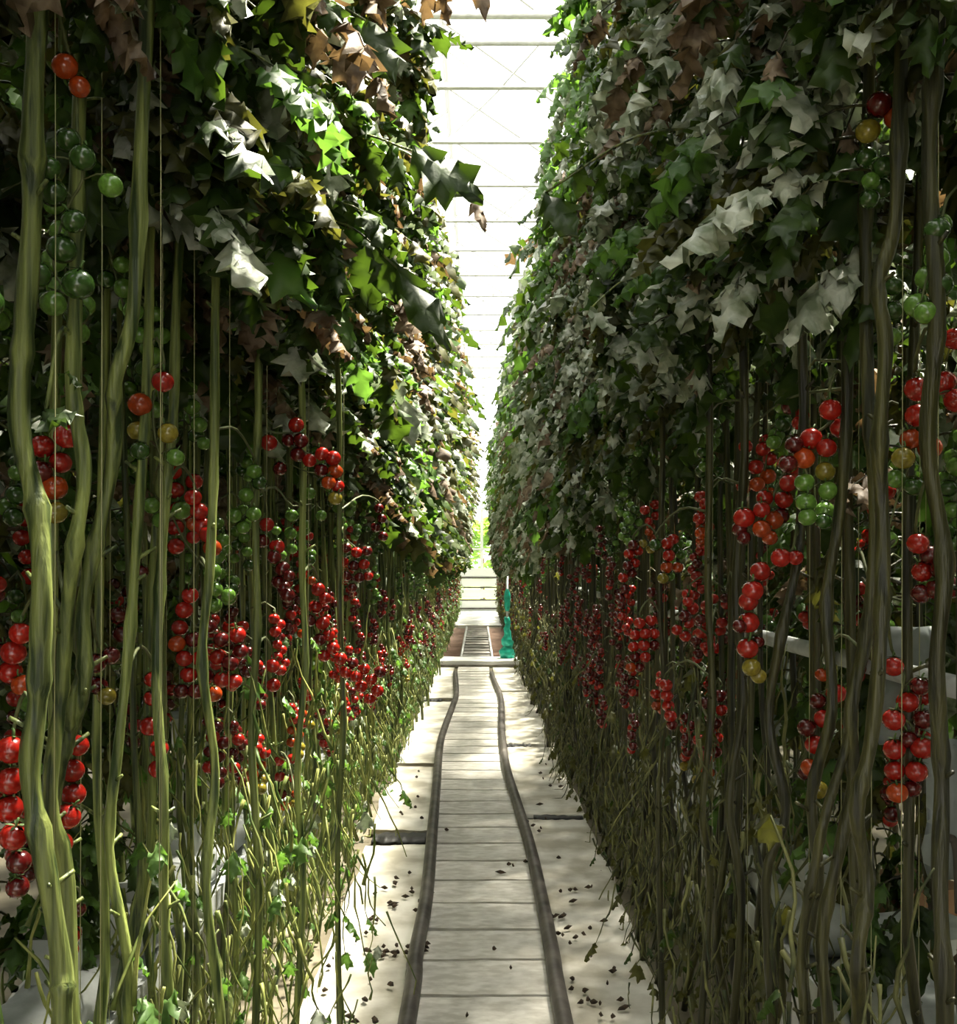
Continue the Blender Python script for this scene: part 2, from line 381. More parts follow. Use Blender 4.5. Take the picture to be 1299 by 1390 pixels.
def compound(mb, base, d, L, r, weights, size=1.0, coarse=False, stem_mi=5):
    d = d.normalized(); p = Vector(base); pts = [p.copy()]; ang = -r.uniform(0.1, 0.5); drp = r.uniform(1.0, 2.0); n = 7
    hor = Vector((d.x, d.y, 0)).normalized(); tw = r.uniform(-0.35, 0.35)
    for i in range(n):
        ang += drp / n
        hd = Matrix.Rotation(tw * i / n, 3, 'Z') @ hor
        dd = hd * math.cos(ang) + Vector((0, 0, -math.sin(ang)))
        p = p + dd * (L / n); pts.append(p.copy())
    mb.tube(pts, [0.0035 - 0.002 * i / n for i in range(n + 1)], 4 if not coarse else 3, stem_mi, False)
    base_mi = pick(r, weights)
    for k_, f in enumerate((3, 5, 6)):
        c = pts[f]; dd = (pts[f] - pts[f - 1]).normalized(); sd = dd.cross(Vector((0, 0, 1)))
        if sd.length < 1e-3: sd = Vector((1, 0, 0))
        sd.normalize()
        for s_ in (-1, 1):
            v = (sd * s_ + dd * r.uniform(.2, .8) + Vector((0, 0, r.uniform(-.5, .2)))).normalized()
            ll = size * r.uniform(.085, .15) * (1 if k_ else 0.8)
            mi = base_mi if r.random() < .75 else pick(r, weights)
            leaflet(mb, c, v, (Vector((0, 0, 1)) + v * r.uniform(-.4, .4) + sd * r.uniform(-.4, .4)).normalized(), ll, ll * r.uniform(.33, .48), r.uniform(.6, 2.0), r.uniform(.1, .8), mi, r, coarse)
    dd = (pts[-1] - pts[-2]).normalized(); ll = size * r.uniform(.11, .18)
    upv = Vector((r.uniform(-.4, .4), r.uniform(-.4, .4), 1)) + hor * 0.5
    leaflet(mb, pts[-1], dd, upv.normalized(), ll, ll * r.uniform(.38, .5), r.uniform(.3, 1.0), r.uniform(.1, .7), base_mi, r, coarse)
def foliage_mesh(seed, weights, n=34, side=-1, coarse=False, reach=1.0, size=1.0, h=2.0):
    # local: stem at origin, aisle towards -side*x ; z 0..h
    r = random.Random(seed); mb = MB()
    for i in range(n):
        z = h * (i + r.random()) / n; a = r.gauss(0, 1.0)
        d = Vector((-side * math.cos(a), math.sin(a), 0))
        L = r.uniform(.20, .38) * reach * (.72 + .55 * z / h)
        compound(mb, (d.x * .01, d.y * .01, z + .08), d, L, r, weights, size, coarse)
    return mb
WL = (0.40, 0.08, 0.13, 0.13, 0.26); WR = (0.34, 0.14, 0.36, 0.07, 0.09)
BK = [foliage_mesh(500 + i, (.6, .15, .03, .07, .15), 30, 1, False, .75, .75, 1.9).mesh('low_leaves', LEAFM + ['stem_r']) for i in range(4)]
FM = {}
for s_, wts in ((-1, WL), (1, WR)):
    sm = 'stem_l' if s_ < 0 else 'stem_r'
    FM[s_, 'near'] = [foliage_mesh(100 + i + s_, wts, 44, s_, False, 1.0 if s_ > 0 else 1.1, .86).mesh('foliage', LEAFM + [sm]) for i in range(6)]
    FM[s_, 'far'] = [foliage_mesh(200 + i + s_, wts, 54, s_, True, 1.12 if s_ < 0 else 1.0, .9).mesh('foliage', LEAFM + [sm]) for i in range(6)]

# ------------------------------------------------------------------ stems, shoots
def stem_path(r, h=4.0, wave=1.0, n=26, lean=0.0):
    ph = [r.uniform(0, 6.3) for _ in range(6)]; P = []
    for i in range(n + 1):
        z = h * i / n; lo = max(0, 1 - z / 1.3)
        x = wave * (0.012 * math.sin(z * 3 + ph[0]) + lo * 0.05 * math.sin(z * 7 + ph[1])) + lean * z
        y = wave * (0.018 * math.sin(z * 2.2 + ph[2]) + lo * 0.06 * math.sin(z * 6 + ph[3]))
        P.append(Vector((x, y, z)))
    return P
def stem_mesh(seed, mat, n_st=1, rad=0.0095, sides=7, shoot_mat='shoot_l'):
    r = random.Random(seed); mb = MB()
    for k_ in range(n_st):
        P = stem_path(r, wave=r.uniform(.7, 1.5)); off = Vector((r.uniform(-.04, .04), (k_ - (n_st - 1) / 2) * .12, 0)) if n_st > 1 else Vector((0, 0, 0))
        P = [p + off * min(1, 0.3 + p.z) for p in P]
        rr = [rad * (1.15 - .13 * p.z) * (1 + (.45 if r.random() < .22 else .08 * r.random())) for p in P]
        mb.tube(P, rr, sides)
        for _ in range(10):                       # cut petiole stubs
            p = P[r.randrange(2, len(P) - 6)]; a = r.uniform(0, 6.3)
            d = Vector((math.cos(a), math.sin(a), .5)) * r.uniform(.02, .05); mb.tube([p, p + d], .004, 4)
    return mb.mesh('stem', [mat])
def shoots_mesh(seed, mat, side, n=34, zmax=1.15, leafy=0.5):
    r = random.Random(seed); mb = MB()
    for _ in range(n):
        z = r.uniform(.06, zmax) ** 1.0; x = r.gauss(0, .042); y = r.gauss(0, .08); a = r.uniform(0, 6.3)
        p = Vector((x, y, z)); P = [p.copy()]; L = r.uniform(.12, .34); vert = Vector((math.cos(a) * .22, math.sin(a) * .22, -1 if r.random() < .8 else 1))
        for i in range(6):
            vert = (vert + Vector((r.gauss(0, .22), r.gauss(0, .22), -.12 if vert.z < 0 else .12))).normalized(); q = P[-1] + vert * L / 6
            q.z = max(q.z, .02); P.append(q)
        mb.tube(P, [r.uniform(.003, .006) * (1 - .1 * i) for i in range(7)], 4, 0)
        if r.random() < leafy:
            v = Vector((math.cos(a), math.sin(a), -.8)); ll = r.uniform(.04, .09)
            leaflet(mb, P[-1], v, Vector((0, 0, 1)), ll, ll * .4, 1.2, .5, 1 + (r.random() < .2), r, False)
    return mb.mesh('side_shoots', [mat, 'leaf_mid' if side < 0 else 'leaf_olive', 'leaf_silver_sheen' if side < 0 else 'leaf_dark'])
SM = {}
for s_ in (-1, 1):
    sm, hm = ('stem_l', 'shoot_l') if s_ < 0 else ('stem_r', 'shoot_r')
    SM[s_, 1] = [stem_mesh(300 + i + s_, sm) for i in range(6)]
    SM[s_, 3] = [stem_mesh(330 + i + s_, sm, 3, .012, 5) for i in range(5)]
    SM[s_, 's'] = [shoots_mesh(360 + i + s_, hm, s_) for i in range(6)]
    SM[s_, 'sn'] = [shoots_mesh(370 + i + s_, hm, s_, 13, .95, .6) for i in range(6)]
    SM[s_, 'sf'] = [shoots_mesh(380 + i + s_, hm, s_, 64, 1.35, .55) for i in range(5)]
mb = MB(); mb.tube([(0, 0, 0.3), (0.004, 0, 2.2), (0, 0, 4.4)], .0008, 4); STRING = mb.mesh('string', ['twine'])

# ------------------------------------------------------------------ tomatoes
def tomato_mesh(k_, fine=True):
    mb = MB(); mb.ball((0, 0, 0), 0.5, 0, 16 if fine else 10, 11 if fine else 7, 0.93)
    for i in range(5):                             # star of sepals and stalk
        a = 2 * math.pi * i / 5 + .3; d = Vector((math.cos(a), math.sin(a), 0)); n = Vector((-d.y, d.x, 0))
        mb.add([Vector((0, 0, .47)), d * .2 + n * .07 + Vector((0, 0, .475)), d * .42 + Vector((0, 0, .44)), d * .2 - n * .07 + Vector((0, 0, .475))], [(0, 3, 2, 1), (0, 1, 2, 3)], 1)
    mb.tube([(0, 0, .42), (.03, 0, .62), (.10, 0, .74)], .045, 5, 1)
    return mb.mesh('tomato', ['t' + k_, 'calyx'])
TM = {k_: tomato_mesh(k_) for k_ in TC}
SEQ = {'red': 'rrrdrrrrroo', 'dark': 'ddrdddrdd', 'turn': 'rrrroooyygg', 'green': 'gkgggkggkg', 'dgreen': 'kkgkkgkkkg'}
def truss_layout(r, kind, side):
    seq = SEQ[kind][:r.randint(7, 10)]; dirx = -side; pts = [Vector((0, 0, 0))]
    reach = r.uniform(.03, .09); yy = r.choice((-1, 1)) * r.uniform(.2, 1)
    d = Vector((dirx, yy, 0)).normalized()
    pts += [d * reach * .6 + Vector((0, 0, .02)), d * reach + Vector((0, 0, .0))]
    p = pts[-1]; tilt = d * r.uniform(-.1, .35); out = []
    for i, c in enumerate(seq):
        p = p + (Vector((0, 0, -1)) + tilt).normalized() * .021; pts.append(p.copy())
        s_ = 1 if i % 2 else -1; lat = Vector((-d.y, d.x, 0))
        q = p + lat * s_ * r.uniform(.014, .024) + d * r.uniform(-.012, .018) + Vector((0, 0, -.012))
        out.append((q, c, r.uniform(.033, .041)))
    return pts, out
def ped_mesh(pts, fr=None):
    mb = MB(); mb.tube(pts, [.0034 - .0018 * i / len(pts) for i in range(len(pts))], 5)
    for q in (fr or []):
        c = min(pts, key=lambda p: (p - q).length); mb.tube([c, (c + q) / 2 + Vector((0, 0, .012)), q + Vector((0, 0, .016))], .0014, 4)
    return mb.mesh('truss', ['peduncle'])
TL = {}; TF = {}
for s_ in (-1, 1):
    for kd in SEQ:
        TL[s_, kd] = []; TF[s_, kd] = []
        for i in range(3):
            r = random.Random(hash((s_, i)) % 1000 + len(kd) * 7 + i)
            pts, out = truss_layout(r, kd, s_)
            TL[s_, kd].append((ped_mesh(pts, [q for q, _, _ in out]), out))
            mb = MB(); mb.tube(pts, .003, 4)
            cs = 'rdoygk'
            for q, c, dd in out: mb.ball(q, dd / 2, 1 + cs.index(c), 8, 6)
            TF[s_, kd].append(mb.mesh('truss', ['peduncle'] + ['t' + c for c in cs]))
def add_truss(root, s_, kd, z, off, rz, near, r, sc=1.0):
    i = r.randrange(3)
    if near:
        me, out = TL[s_, kd][i]
        t = obj('fruit_truss', me, root, (off[0], off[1], z), rz, sc)
        for q, c, dd in out: obj('tomato', TM[c], t, q, r.uniform(0, 6), dd)
    else:
        t = obj('fruit_truss', TF[s_, kd][i], root, (off[0], off[1], z), rz, sc)
    return t

# ------------------------------------------------------------------ hero plants, read off the photograph
# (label, depth, stem radius, [stem pixel polylines], [(tomatoes [(x, y, dia_px, colour)], arch from stem)])
def P_(s):
    out = []
    for tok in s.split():
        a = tok.split(','); out.append((float(a[0]), float(a[1]), float(a[2]), a[3]))
    return out
HERO = [
 (-1, 'thick-stemmed tomato plant at left edge, orange-red fruit above big dark green ones', 1.50, .0155,
  [[(46, -60), (48, 150), (40, 300), (30, 450), (24, 580), (48, 690), (62, 800), (52, 950), (40, 1050), (62, 1180), (80, 1320), (84, 1420)]],
  ['88,90,36,o 108,118,30,o 92,190,36,k 66,228,34,k 112,214,36,k 72,262,40,k 150,252,34,g 100,300,34,k 84,338,42,k 52,372,36,k 106,386,44,k 72,412,38,g',
   '15,1018,40,r 14,1060,40,r 12,1098,40,r 18,1136,38,r 26,1170,34,d 24,1204,32,d']),
 (-1, 'tomato plant near left edge, tight red bunch under a dark round leaf', 1.62, .012,
  [[(112, -60), (108, 200), (102, 400), (100, 530), (112, 640), (104, 740), (88, 840), (76, 960), (70, 1080), (90, 1200), (100, 1420)]],
  ['91,592,36,r 57,606,34,r 82,628,32,r 56,640,32,d 74,662,36,o 46,660,30,d 76,696,32,y', '28,860,32,r 18,886,36,r 14,912,34,r 30,930,30,o', '63,775,26,r 60,800,24,d']),
 (-1, 'tomato plant with pale forked stem and long slanting red bunch low on the left', 1.70, .0125,
  [[(196, -60), (190, 200), (182, 420), (160, 520), (150, 620), (128, 740), (112, 830), (118, 920), (100, 980), (78, 1050), (66, 1170), (76, 1300), (80, 1420)],
   [(100, 740), (92, 840), (108, 900), (100, 960), (92, 1010), (76, 1060), (66, 1150)]],
  ['106,1012,30,r 98,1046,34,r 100,1078,34,r 92,1108,36,r 82,1146,34,r 78,1162,26,d', '106,1234,22,d 96,1268,30,r 94,1290,26,r', '130,900,28,d 150,890,26,d 132,930,28,d 145,945,26,y']),
 (-1, 'tomato plant with one red fruit above brown-orange and olive ones, upper left', 1.95, .010,
  [[(205, -60), (200, 200), (204, 420), (200, 560), (190, 700), (178, 850), (165, 1000), (150, 1150), (175, 1300), (170, 1420)]],
  ['221,518,31,r 190,549,34,o 186,584,28,y 228,588,29,y 190,612,28,k 238,621,26,g', '206,922,22,r 207,947,24,r 203,986,28,r 216,1016,26,r 214,1044,26,r', '192,775,20,d 160,835,26,d 166,860,26,d']),
 (-1, 'tomato plant whose curved stalk drops a narrow bunch of red fruit beside pale green ones', 2.1, .0105,
  [[(250, -60), (246, 200), (240, 420), (236, 560), (222, 680), (214, 800), (210, 930), (225, 1080), (222, 1200), (228, 1420)]],
  ['262,675,24,r 270,694,25,r 274,714,26,r 282,726,24,r 288,744,26,o 262,712,20,o', '206,686,24,g 246,693,27,g 218,706,24,g 288,776,26,g 292,800,22,g 290,822,24,g 310,808,20,g']),
 (-1, 'tomato plant carrying the broad crowded mass of dull red fruit at mid left', 2.25, .0105,
  [[(300, -60), (296, 200), (292, 420), (290, 620), (286, 780), (276, 900), (290, 1050), (282, 1200), (300, 1420)]],
  ['258,808,24,r 250,828,25,r 244,852,24,r 240,874,24,o 262,868,24,d 284,850,22,d 300,868,22,d 322,862,24,r 326,884,22,d 250,894,24,r 272,894,24,r 296,892,24,r 312,900,24,d 256,916,24,r 280,918,24,d 302,922,24,r 266,938,24,d 290,942,24,o 246,938,22,d 318,925,22,r', '345,640,22,g 352,655,22,k 334,672,22,g 318,700,22,g 344,698,22,g 330,716,20,g']),
 (-1, 'tomato plant with a wide tier of red fruit just under the left leaves', 2.7, .0105,
  [[(352, -60), (350, 200), (350, 420), (352, 560), (346, 700), (350, 850), (342, 1000), (352, 1200), (346, 1420)]],
  ['365,601,24,r 402,577,22,r 392,598,20,d 408,598,22,d 404,617,22,d 420,625,20,r 437,616,20,r 452,622,22,r 455,640,22,o 380,636,20,d 436,638,20,d 458,660,20,r 446,655,20,o 455,676,20,y',
   '362,712,21,r 356,734,20,d 376,742,22,r 372,756,20,d 383,772,22,d 378,790,20,d 392,782,18,d 390,808,22,d 385,798,20,d', '370,904,20,r 371,930,20,r 350,942,18,d', '396,700,18,g 394,724,18,g 396,745,16,g 420,670,18,g 436,700,16,g']),
 (-1, 'tomato plant with a long chain of small red fruit sweeping down toward the aisle', 3.0, .010,
  [[(412, -60), (410, 200), (408, 420), (412, 620), (410, 780), (414, 900), (404, 1050), (412, 1200), (402, 1420)]],
  ['432,800,20,r 441,812,18,r 428,824,20,r 420,842,18,d 438,846,20,r 446,862,18,r 434,868,18,d 452,880,19,r 440,890,18,r 462,894,19,r 470,912,19,r 478,900,18,d 484,918,18,r 494,908,17,r 490,932,18,r 504,922,17,r 512,938,18,r 502,948,17,r 516,912,17,d',
   '379,1033,15,r 397,1030,15,r 380,1054,15,r 399,1056,15,r 382,1078,15,d 402,1078,14,o 386,1094,14,o 400,1090,14,y']),
 (-1, 'tomato plant with a compact dark red bunch beside the pale stems at mid left', 3.5, .010,
  [[(458, -60), (460, 200), (458, 420), (462, 620), (460, 800), (466, 980), (458, 1160), (462, 1420)]],
  ['470,744,15,d 484,750,16,r 498,748,15,d 466,762,15,r 480,768,16,d 494,766,16,r 470,782,15,d 488,784,15,d 500,782,14,r 478,798,14,d', '514,690,14,d 518,704,14,d 510,716,14,d 520,728,14,d']),
 (1, 'tomato plant at the right edge, two dull red fruit high above green ones', 1.62, .013,
  [[(1276, -60), (1270, 60), (1264, 220), (1270, 420), (1262, 600), (1280, 760), (1270, 900), (1284, 1060), (1276, 1200), (1280, 1420)]],
  ['1194,142,36,d 1246,126,38,d 1218,122,24,g 1216,160,32,o 1178,178,34,y 1176,214,30,k 1200,226,32,k 1182,246,26,g 1196,256,30,k 1180,270,28,k',
   '1245,528,35,r 1281,520,35,r 1245,564,34,r 1298,544,34,r 1296,460,32,r 1236,596,30,o 1226,622,32,y 1262,608,34,o 1216,650,28,g 1240,660,28,k 1206,732,26,g',
   '1246,738,30,r 1262,754,28,d 1252,776,30,r 1280,772,34,d 1272,800,32,d 1250,806,28,d 1294,796,34,d']),
 (1, 'tomato plant with dark winding stem and loose bright red bunch low on the right', 1.72, .0125,
  [[(1226, -60), (1222, 120), (1216, 300), (1193, 385), (1200, 470), (1190, 600), (1200, 720), (1192, 860), (1180, 1000), (1160, 1100), (1178, 1200), (1160, 1300), (1166, 1420)]],
  ['1213,905,28,r 1249,931,27,d 1232,953,31,r 1213,977,31,r 1253,977,28,d 1214,1017,31,r 1252,1015,33,r 1234,1004,26,d 1214,1046,29,r 1244,1047,31,r 1218,1076,30,o 1238,1070,26,d']),
 (1, 'tomato plant with green arching stalk and small red fruit beside grey sheeting', 1.9, .012,
  [[(1186, -60), (1180, 200), (1178, 380), (1176, 560), (1186, 700), (1176, 860), (1152, 960), (1160, 1060), (1140, 1160), (1118, 1280), (1126, 1420)],
   [(1176, 860), (1160, 930), (1148, 1010), (1120, 1100), (1100, 1200), (1090, 1300), (1092, 1420)]],
  ['1116,916,20,o 1135,941,28,r 1110,952,24,d 1118,976,27,r 1095,988,26,d 1106,1011,28,r 1100,1042,27,o 1110,1072,28,y 1092,1050,20,d', '1153,985,23,r 1161,1014,22,r 1157,1040,20,d', '1156,790,22,d 1168,798,22,r 1162,816,22,d 1172,828,22,d 1158,840,22,o 1168,856,20,d']),
 (1, 'tomato plant with red fruit ripening down into shiny green ones at mid right', 2.0, .011,
  [[(1144, -60), (1140, 200), (1146, 380), (1150, 560), (1140, 700), (1122, 820), (1126, 960), (1104, 1080), (1112, 1200), (1092, 1300), (1096, 1420)]],
  ['1127,556,31,r 1141,581,29,r 1101,596,32,r 1122,608,28,r 1078,604,26,d 1091,622,31,o 1070,630,26,d 1120,640,28,y 1092,655,28,g 1124,666,27,g 1094,682,29,g 1120,694,28,g 1096,702,26,g 1118,708,24,k', '1073,551,26,d 1090,560,20,k',
   '1012,606,20,r 1010,660,22,r 1016,630,18,k']),
 (1, 'tomato plant with red fruit on a curling stalk dropping straight between two clusters', 2.2, .0105,
  [[(1090, -60), (1096, 200), (1090, 420), (1094, 560), (1086, 740), (1060, 860), (1046, 980), (1066, 1100), (1040, 1200), (1050, 1420)]],
  ['1080,757,22,r 1060,757,28,r 1032,776,29,r 1022,802,30,r 1016,816,28,r 1016,845,31,r 1004,850,20,d 1015,880,30,r 1028,872,20,d 1020,906,26,y 1030,918,22,y',
   '1070,656,25,r 1064,678,26,r 1038,676,24,r 1034,692,24,r 1010,703,30,r 1050,706,28,o 1034,718,26,o 1004,718,22,d 1060,700,24,d 1045,730,22,o 1010,730,20,d']),
 (1, 'tomato plant with two slim red strings of fruit low over bare stems, right side', 2.9, .010,
  [[(964, -60), (966, 200), (962, 420), (964, 620), (960, 800), (966, 950), (952, 1100), (964, 1200), (950, 1420)]],
  ['904,930,19,r 905,944,18,r 907,958,18,r 910,972,18,r 912,984,16,d', '930,978,15,r 930,990,15,r 932,1002,15,r 932,1014,15,r 930,1027,15,o 929,1040,14,y', '978,856,16,r 982,868,16,d 972,880,16,r 978,848,14,d', '890,740,18,k 906,738,18,r 914,732,16,r 908,754,18,r 905,770,18,o 920,770,16,o 900,785,16,y']),
 (1, 'tomato plant with a thick red bunch and green unripe trusses about midway along the right', 2.6, .0105,
  [[(1010, -60), (1014, 200), (1008, 420), (1012, 620), (1000, 800), (1008, 950), (990, 1090), (1006, 1220), (996, 1420)]],
  ['948,600,18,k 946,612,18,g 962,622,18,g 952,640,18,k 970,600,16,g 948,590,16,g 975,640,16,k 960,655,18,k', '955,700,16,r 962,715,16,r 952,722,14,d 960,736,14,r', '986,820,16,r 992,835,16,d 980,845,16,r 985,812,16,d']),
 (1, 'tomato plant with a brick-shaped bunch of red fruit low right of the aisle', 3.6, .010,
  [[(900, -60), (904, 200), (898, 420), (900, 620), (896, 800), (902, 950), (894, 1100), (900, 1420)]],
  ['868,846,17,r 884,842,17,r 862,862,16,r 876,860,17,r 888,860,16,r 860,878,16,r 874,876,17,r 888,876,16,d 862,892,16,d 876,892,16,r 856,906,15,o 868,906,15,d', '860,740,16,d 854,752,16,r 866,748,15,r 852,768,15,d 846,784,15,r 858,778,15,d 848,800,15,d 842,812,14,d 862,764,15,r']),
]
DIA = 0.0385
def build_hero(idx, h):
    side, lab, D, rad, stems, trusses = h
    r = random.Random(900 + idx)
    base = at(*stems[0][-1], D); base.z = 0
    root = obj('tomato_plant', None, loc=base)
    tag(root, lab, 'tomato plant', 'tomato plants lining the aisle')
    spts = []
    for k_, st in enumerate(stems):
        P = [at(x, y, D) + Vector((0, r.uniform(-.015, .015), 0)) for x, y in st]
        if k_ == 0 or st[-1][1] > 1400:
            e = P[-1].copy(); P.append(Vector((e.x + r.uniform(-.03, .03), e.y + .05, max(0.0, e.z - .5)))); 
            if P[-1].z > 0.02: P.append(Vector((e.x, e.y, 0.0)))
        if k_ == 0:
            tp = P[0]; top = [Vector((tp.x - side * -.02 * q, tp.y, tp.z + (4.0 - tp.z) * q / 4)) for q in (4, 3, 2, 1)] if tp.z < 3.9 else []
            P = top + P
        P = smooth_path(P, 5)
        # knobbly joints
        rr = [rad * (0.90 + 0.26 * (1 if (i + k_) % 9 == 0 else 0) + .08 * math.sin(i)) * (1 if k_ == 0 else .75) for i in range(len(P))]
        mb = MB(); mb.tube([p - base for p in P], rr, 10)
        for q in range(9):
            p = P[r.randrange(len(P) // 3, len(P) - 2)] - base; a = r.uniform(0, 6.3)
            mb.tube([p, p + Vector((math.cos(a), math.sin(a), .6)) * r.uniform(.02, .04)], [.0045, .003], 5)
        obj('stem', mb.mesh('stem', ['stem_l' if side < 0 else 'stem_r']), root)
        if k_ == 0: spts = P
    for ts in trusses:
        T = P_(ts); Ds = max(1.25, min(DIA * F / (sum(t[2] for t in T) / len(T)), abs(0.92 * F / (T[0][0] - HX)))) * 0.985
        lo = 0.42 * F / max(1, abs(sum(t[0] for t in T) / len(T) - HX)); Ds = max(Ds, lo)
        W_ = []
        for j, (x, y, dp, c) in enumerate(T):
            q = at(x, y, Ds + (j % 3 - 1) * .012 + r.uniform(-.006, .006)); W_.append((q, c, dp * Ds / F))
        first = W_[0][0] + Vector((0, 0.01, .03)); s0 = min(spts, key=lambda p: (p - first - Vector((0, 0, .02))).length)
        arch = (s0 + first) / 2 + Vector((0, 0, .035 + .12 * abs(s0.x - first.x)))
        ks = sorted(W_, key=lambda w: -w[0].z); ctr = []
        for j in range(0, len(ks), 2):
            cc = sum((w[0] for w in ks[j:j + 2]), Vector()) / len(ks[j:j + 2]); cc.y += .012; ctr.append(cc)
        pts = smooth_path([s0, arch, first] + ctr, 3) if len(ctr) > 1 else [s0, arch, first, W_[0][0]]
        o0 = s0.copy(); pts = [p - o0 for p in pts]
        t = obj('fruit_truss', ped_mesh(pts, [w[0] - o0 for w in W_]), root, o0 - base)
        for q, c, dm in W_:
            to = obj('tomato', TM[c], t, q - o0, r.uniform(0, 6), dm); to.rotation_euler = (r.uniform(-.4, .4), r.uniform(-.4, .4), r.uniform(0, 6))
    fx = spts[0]
    z0 = r.uniform(2.3, 2.45) if base.y < 1.85 else r.uniform(2.1, 2.2); xs = min(spts, key=lambda p: abs(p.z - 2.4))
    obj('foliage', FM[side, 'near'][idx % 6], root, (xs.x - base.x + side * .02, 0, z0), r.uniform(-.3, .3), (.75 if base.y < 1.85 else 1.05, 1, .88 if base.y < 1.85 else .95))
    obj('side_shoots', SM[side, 's' if base.y > 2.6 else 'sn'][idx % 6], root, (0, 0, 0), r.uniform(0, 6))
    so_ = obj('support_string', STRING, root, (xs.x - base.x + .012, .035, 0)); so_.scale = (1, 1, .93)
    return root, base
heroes = [build_hero(i, h) for i, h in enumerate(HERO)]
hero_xy = [(b_.x, b_.y) for _, b_ in heroes]

def hero_leaf(hi, px, py, D, tip, L, Wd, mi, seed, label=None):
    root, base = heroes[hi]; r = random.Random(seed); a = at(px, py, D); b_ = at(tip[0], tip[1], D - .04); mb = MB()
    d = (b_ - a); st = Vector((base.x, base.y, a.z + .12)); mid = (st + a) / 2 + Vector((0, 0, .06))
    mb.tube([p - base for p in smooth_path([st, mid, a], 4)], .003, 5, 5)
    leaflet(mb, a - base, d, Vector((0, -.75, .6)), d.length, d.length * Wd, .25, .3, mi, r)
    for s_ in (-1, 1):
        v = Vector((d.x * .3, .2, -abs(d.z) - .05)) + Vector((s_ * .06, 0, 0)); leaflet(mb, (a + mid) / 2 - base + Vector((s_ * .02, 0, 0)), v, Vector((0, -.8, .5)), d.length * .6, d.length * .25, .5, .4, mi, r)
    obj('leaf', mb.mesh('leaf', LEAFM + ['stem_l']), root, label=label)
for a in ((7, 560, 205, 2.6, (664, 262), 0, .42, 0, 1), (7, 640, 262, 3.1, (662, 312), 0, .22, 3, 2), (8, 645, -40, 2.7, (662, 28), 0, .2, 3, 3), (6, 500, 30, 2.5, (540, 110), 0, .4, 0, 4),
          (6, 480, 40, 2.3, (476, 128), 0, .42, 3, 5), (5, 445, 200, 2.5, (455, 275), 0, .35, 2, 6), (3, 190, 110, 1.85, (188, 165), 0, .4, 2, 7), (3, 168, 175, 1.85, (184, 212), 0, .5, 2, 8),
          (5, 225, 275, 2.0, (300, 340), 0, .25, 2, 9), (6, 330, 300, 2.2, (440, 410), 0, .3, 1, 10), (7, 540, 365, 3.0, (620, 470), 0, .25, 0, 11), (8, 545, 540, 4.0, (565, 610), 0, .35, 2, 12),
          (15, 740, 262, 2.7, (790, 320), 0, .4, 0, 13), (15, 935, 245, 2.6, (985, 205), 0, .4, 2, 14), (15, 1010, 270, 2.4, (965, 325), 0, .35, 2, 15), (13, 1000, 225, 2.3, (1010, 275), 0, .5, 2, 16),
          (12, 1095, 232, 2.2, (1130, 245), 0, .35, 2, 17), (12, 1120, -20, 1.9, (1180, 72), 0, .5, 3, 18), (13, 1060, 40, 2.1, (1160, 40), 0, .45, 3, 19), (16, 905, 300, 3.0, (880, 370), 0, .4, 2, 20),
          (15, 960, 380, 2.7, (915, 440), 0, .4, 2, 21), (16, 850, 60, 3.0, (900, 20), 0, .35, 2, 22), (16, 800, 420, 3.4, (840, 450), 0, .4, 2, 23), (12, 1110, 410, 2.2, (1130, 450), 0, .45, 2, 24),
          (2, 105, 560, 1.66, (98, 500), 0, .25, 1, 25), (1, 62, 560, 1.55, (92, 568), 0, .55, 0, 26)): hero_leaf(*a)

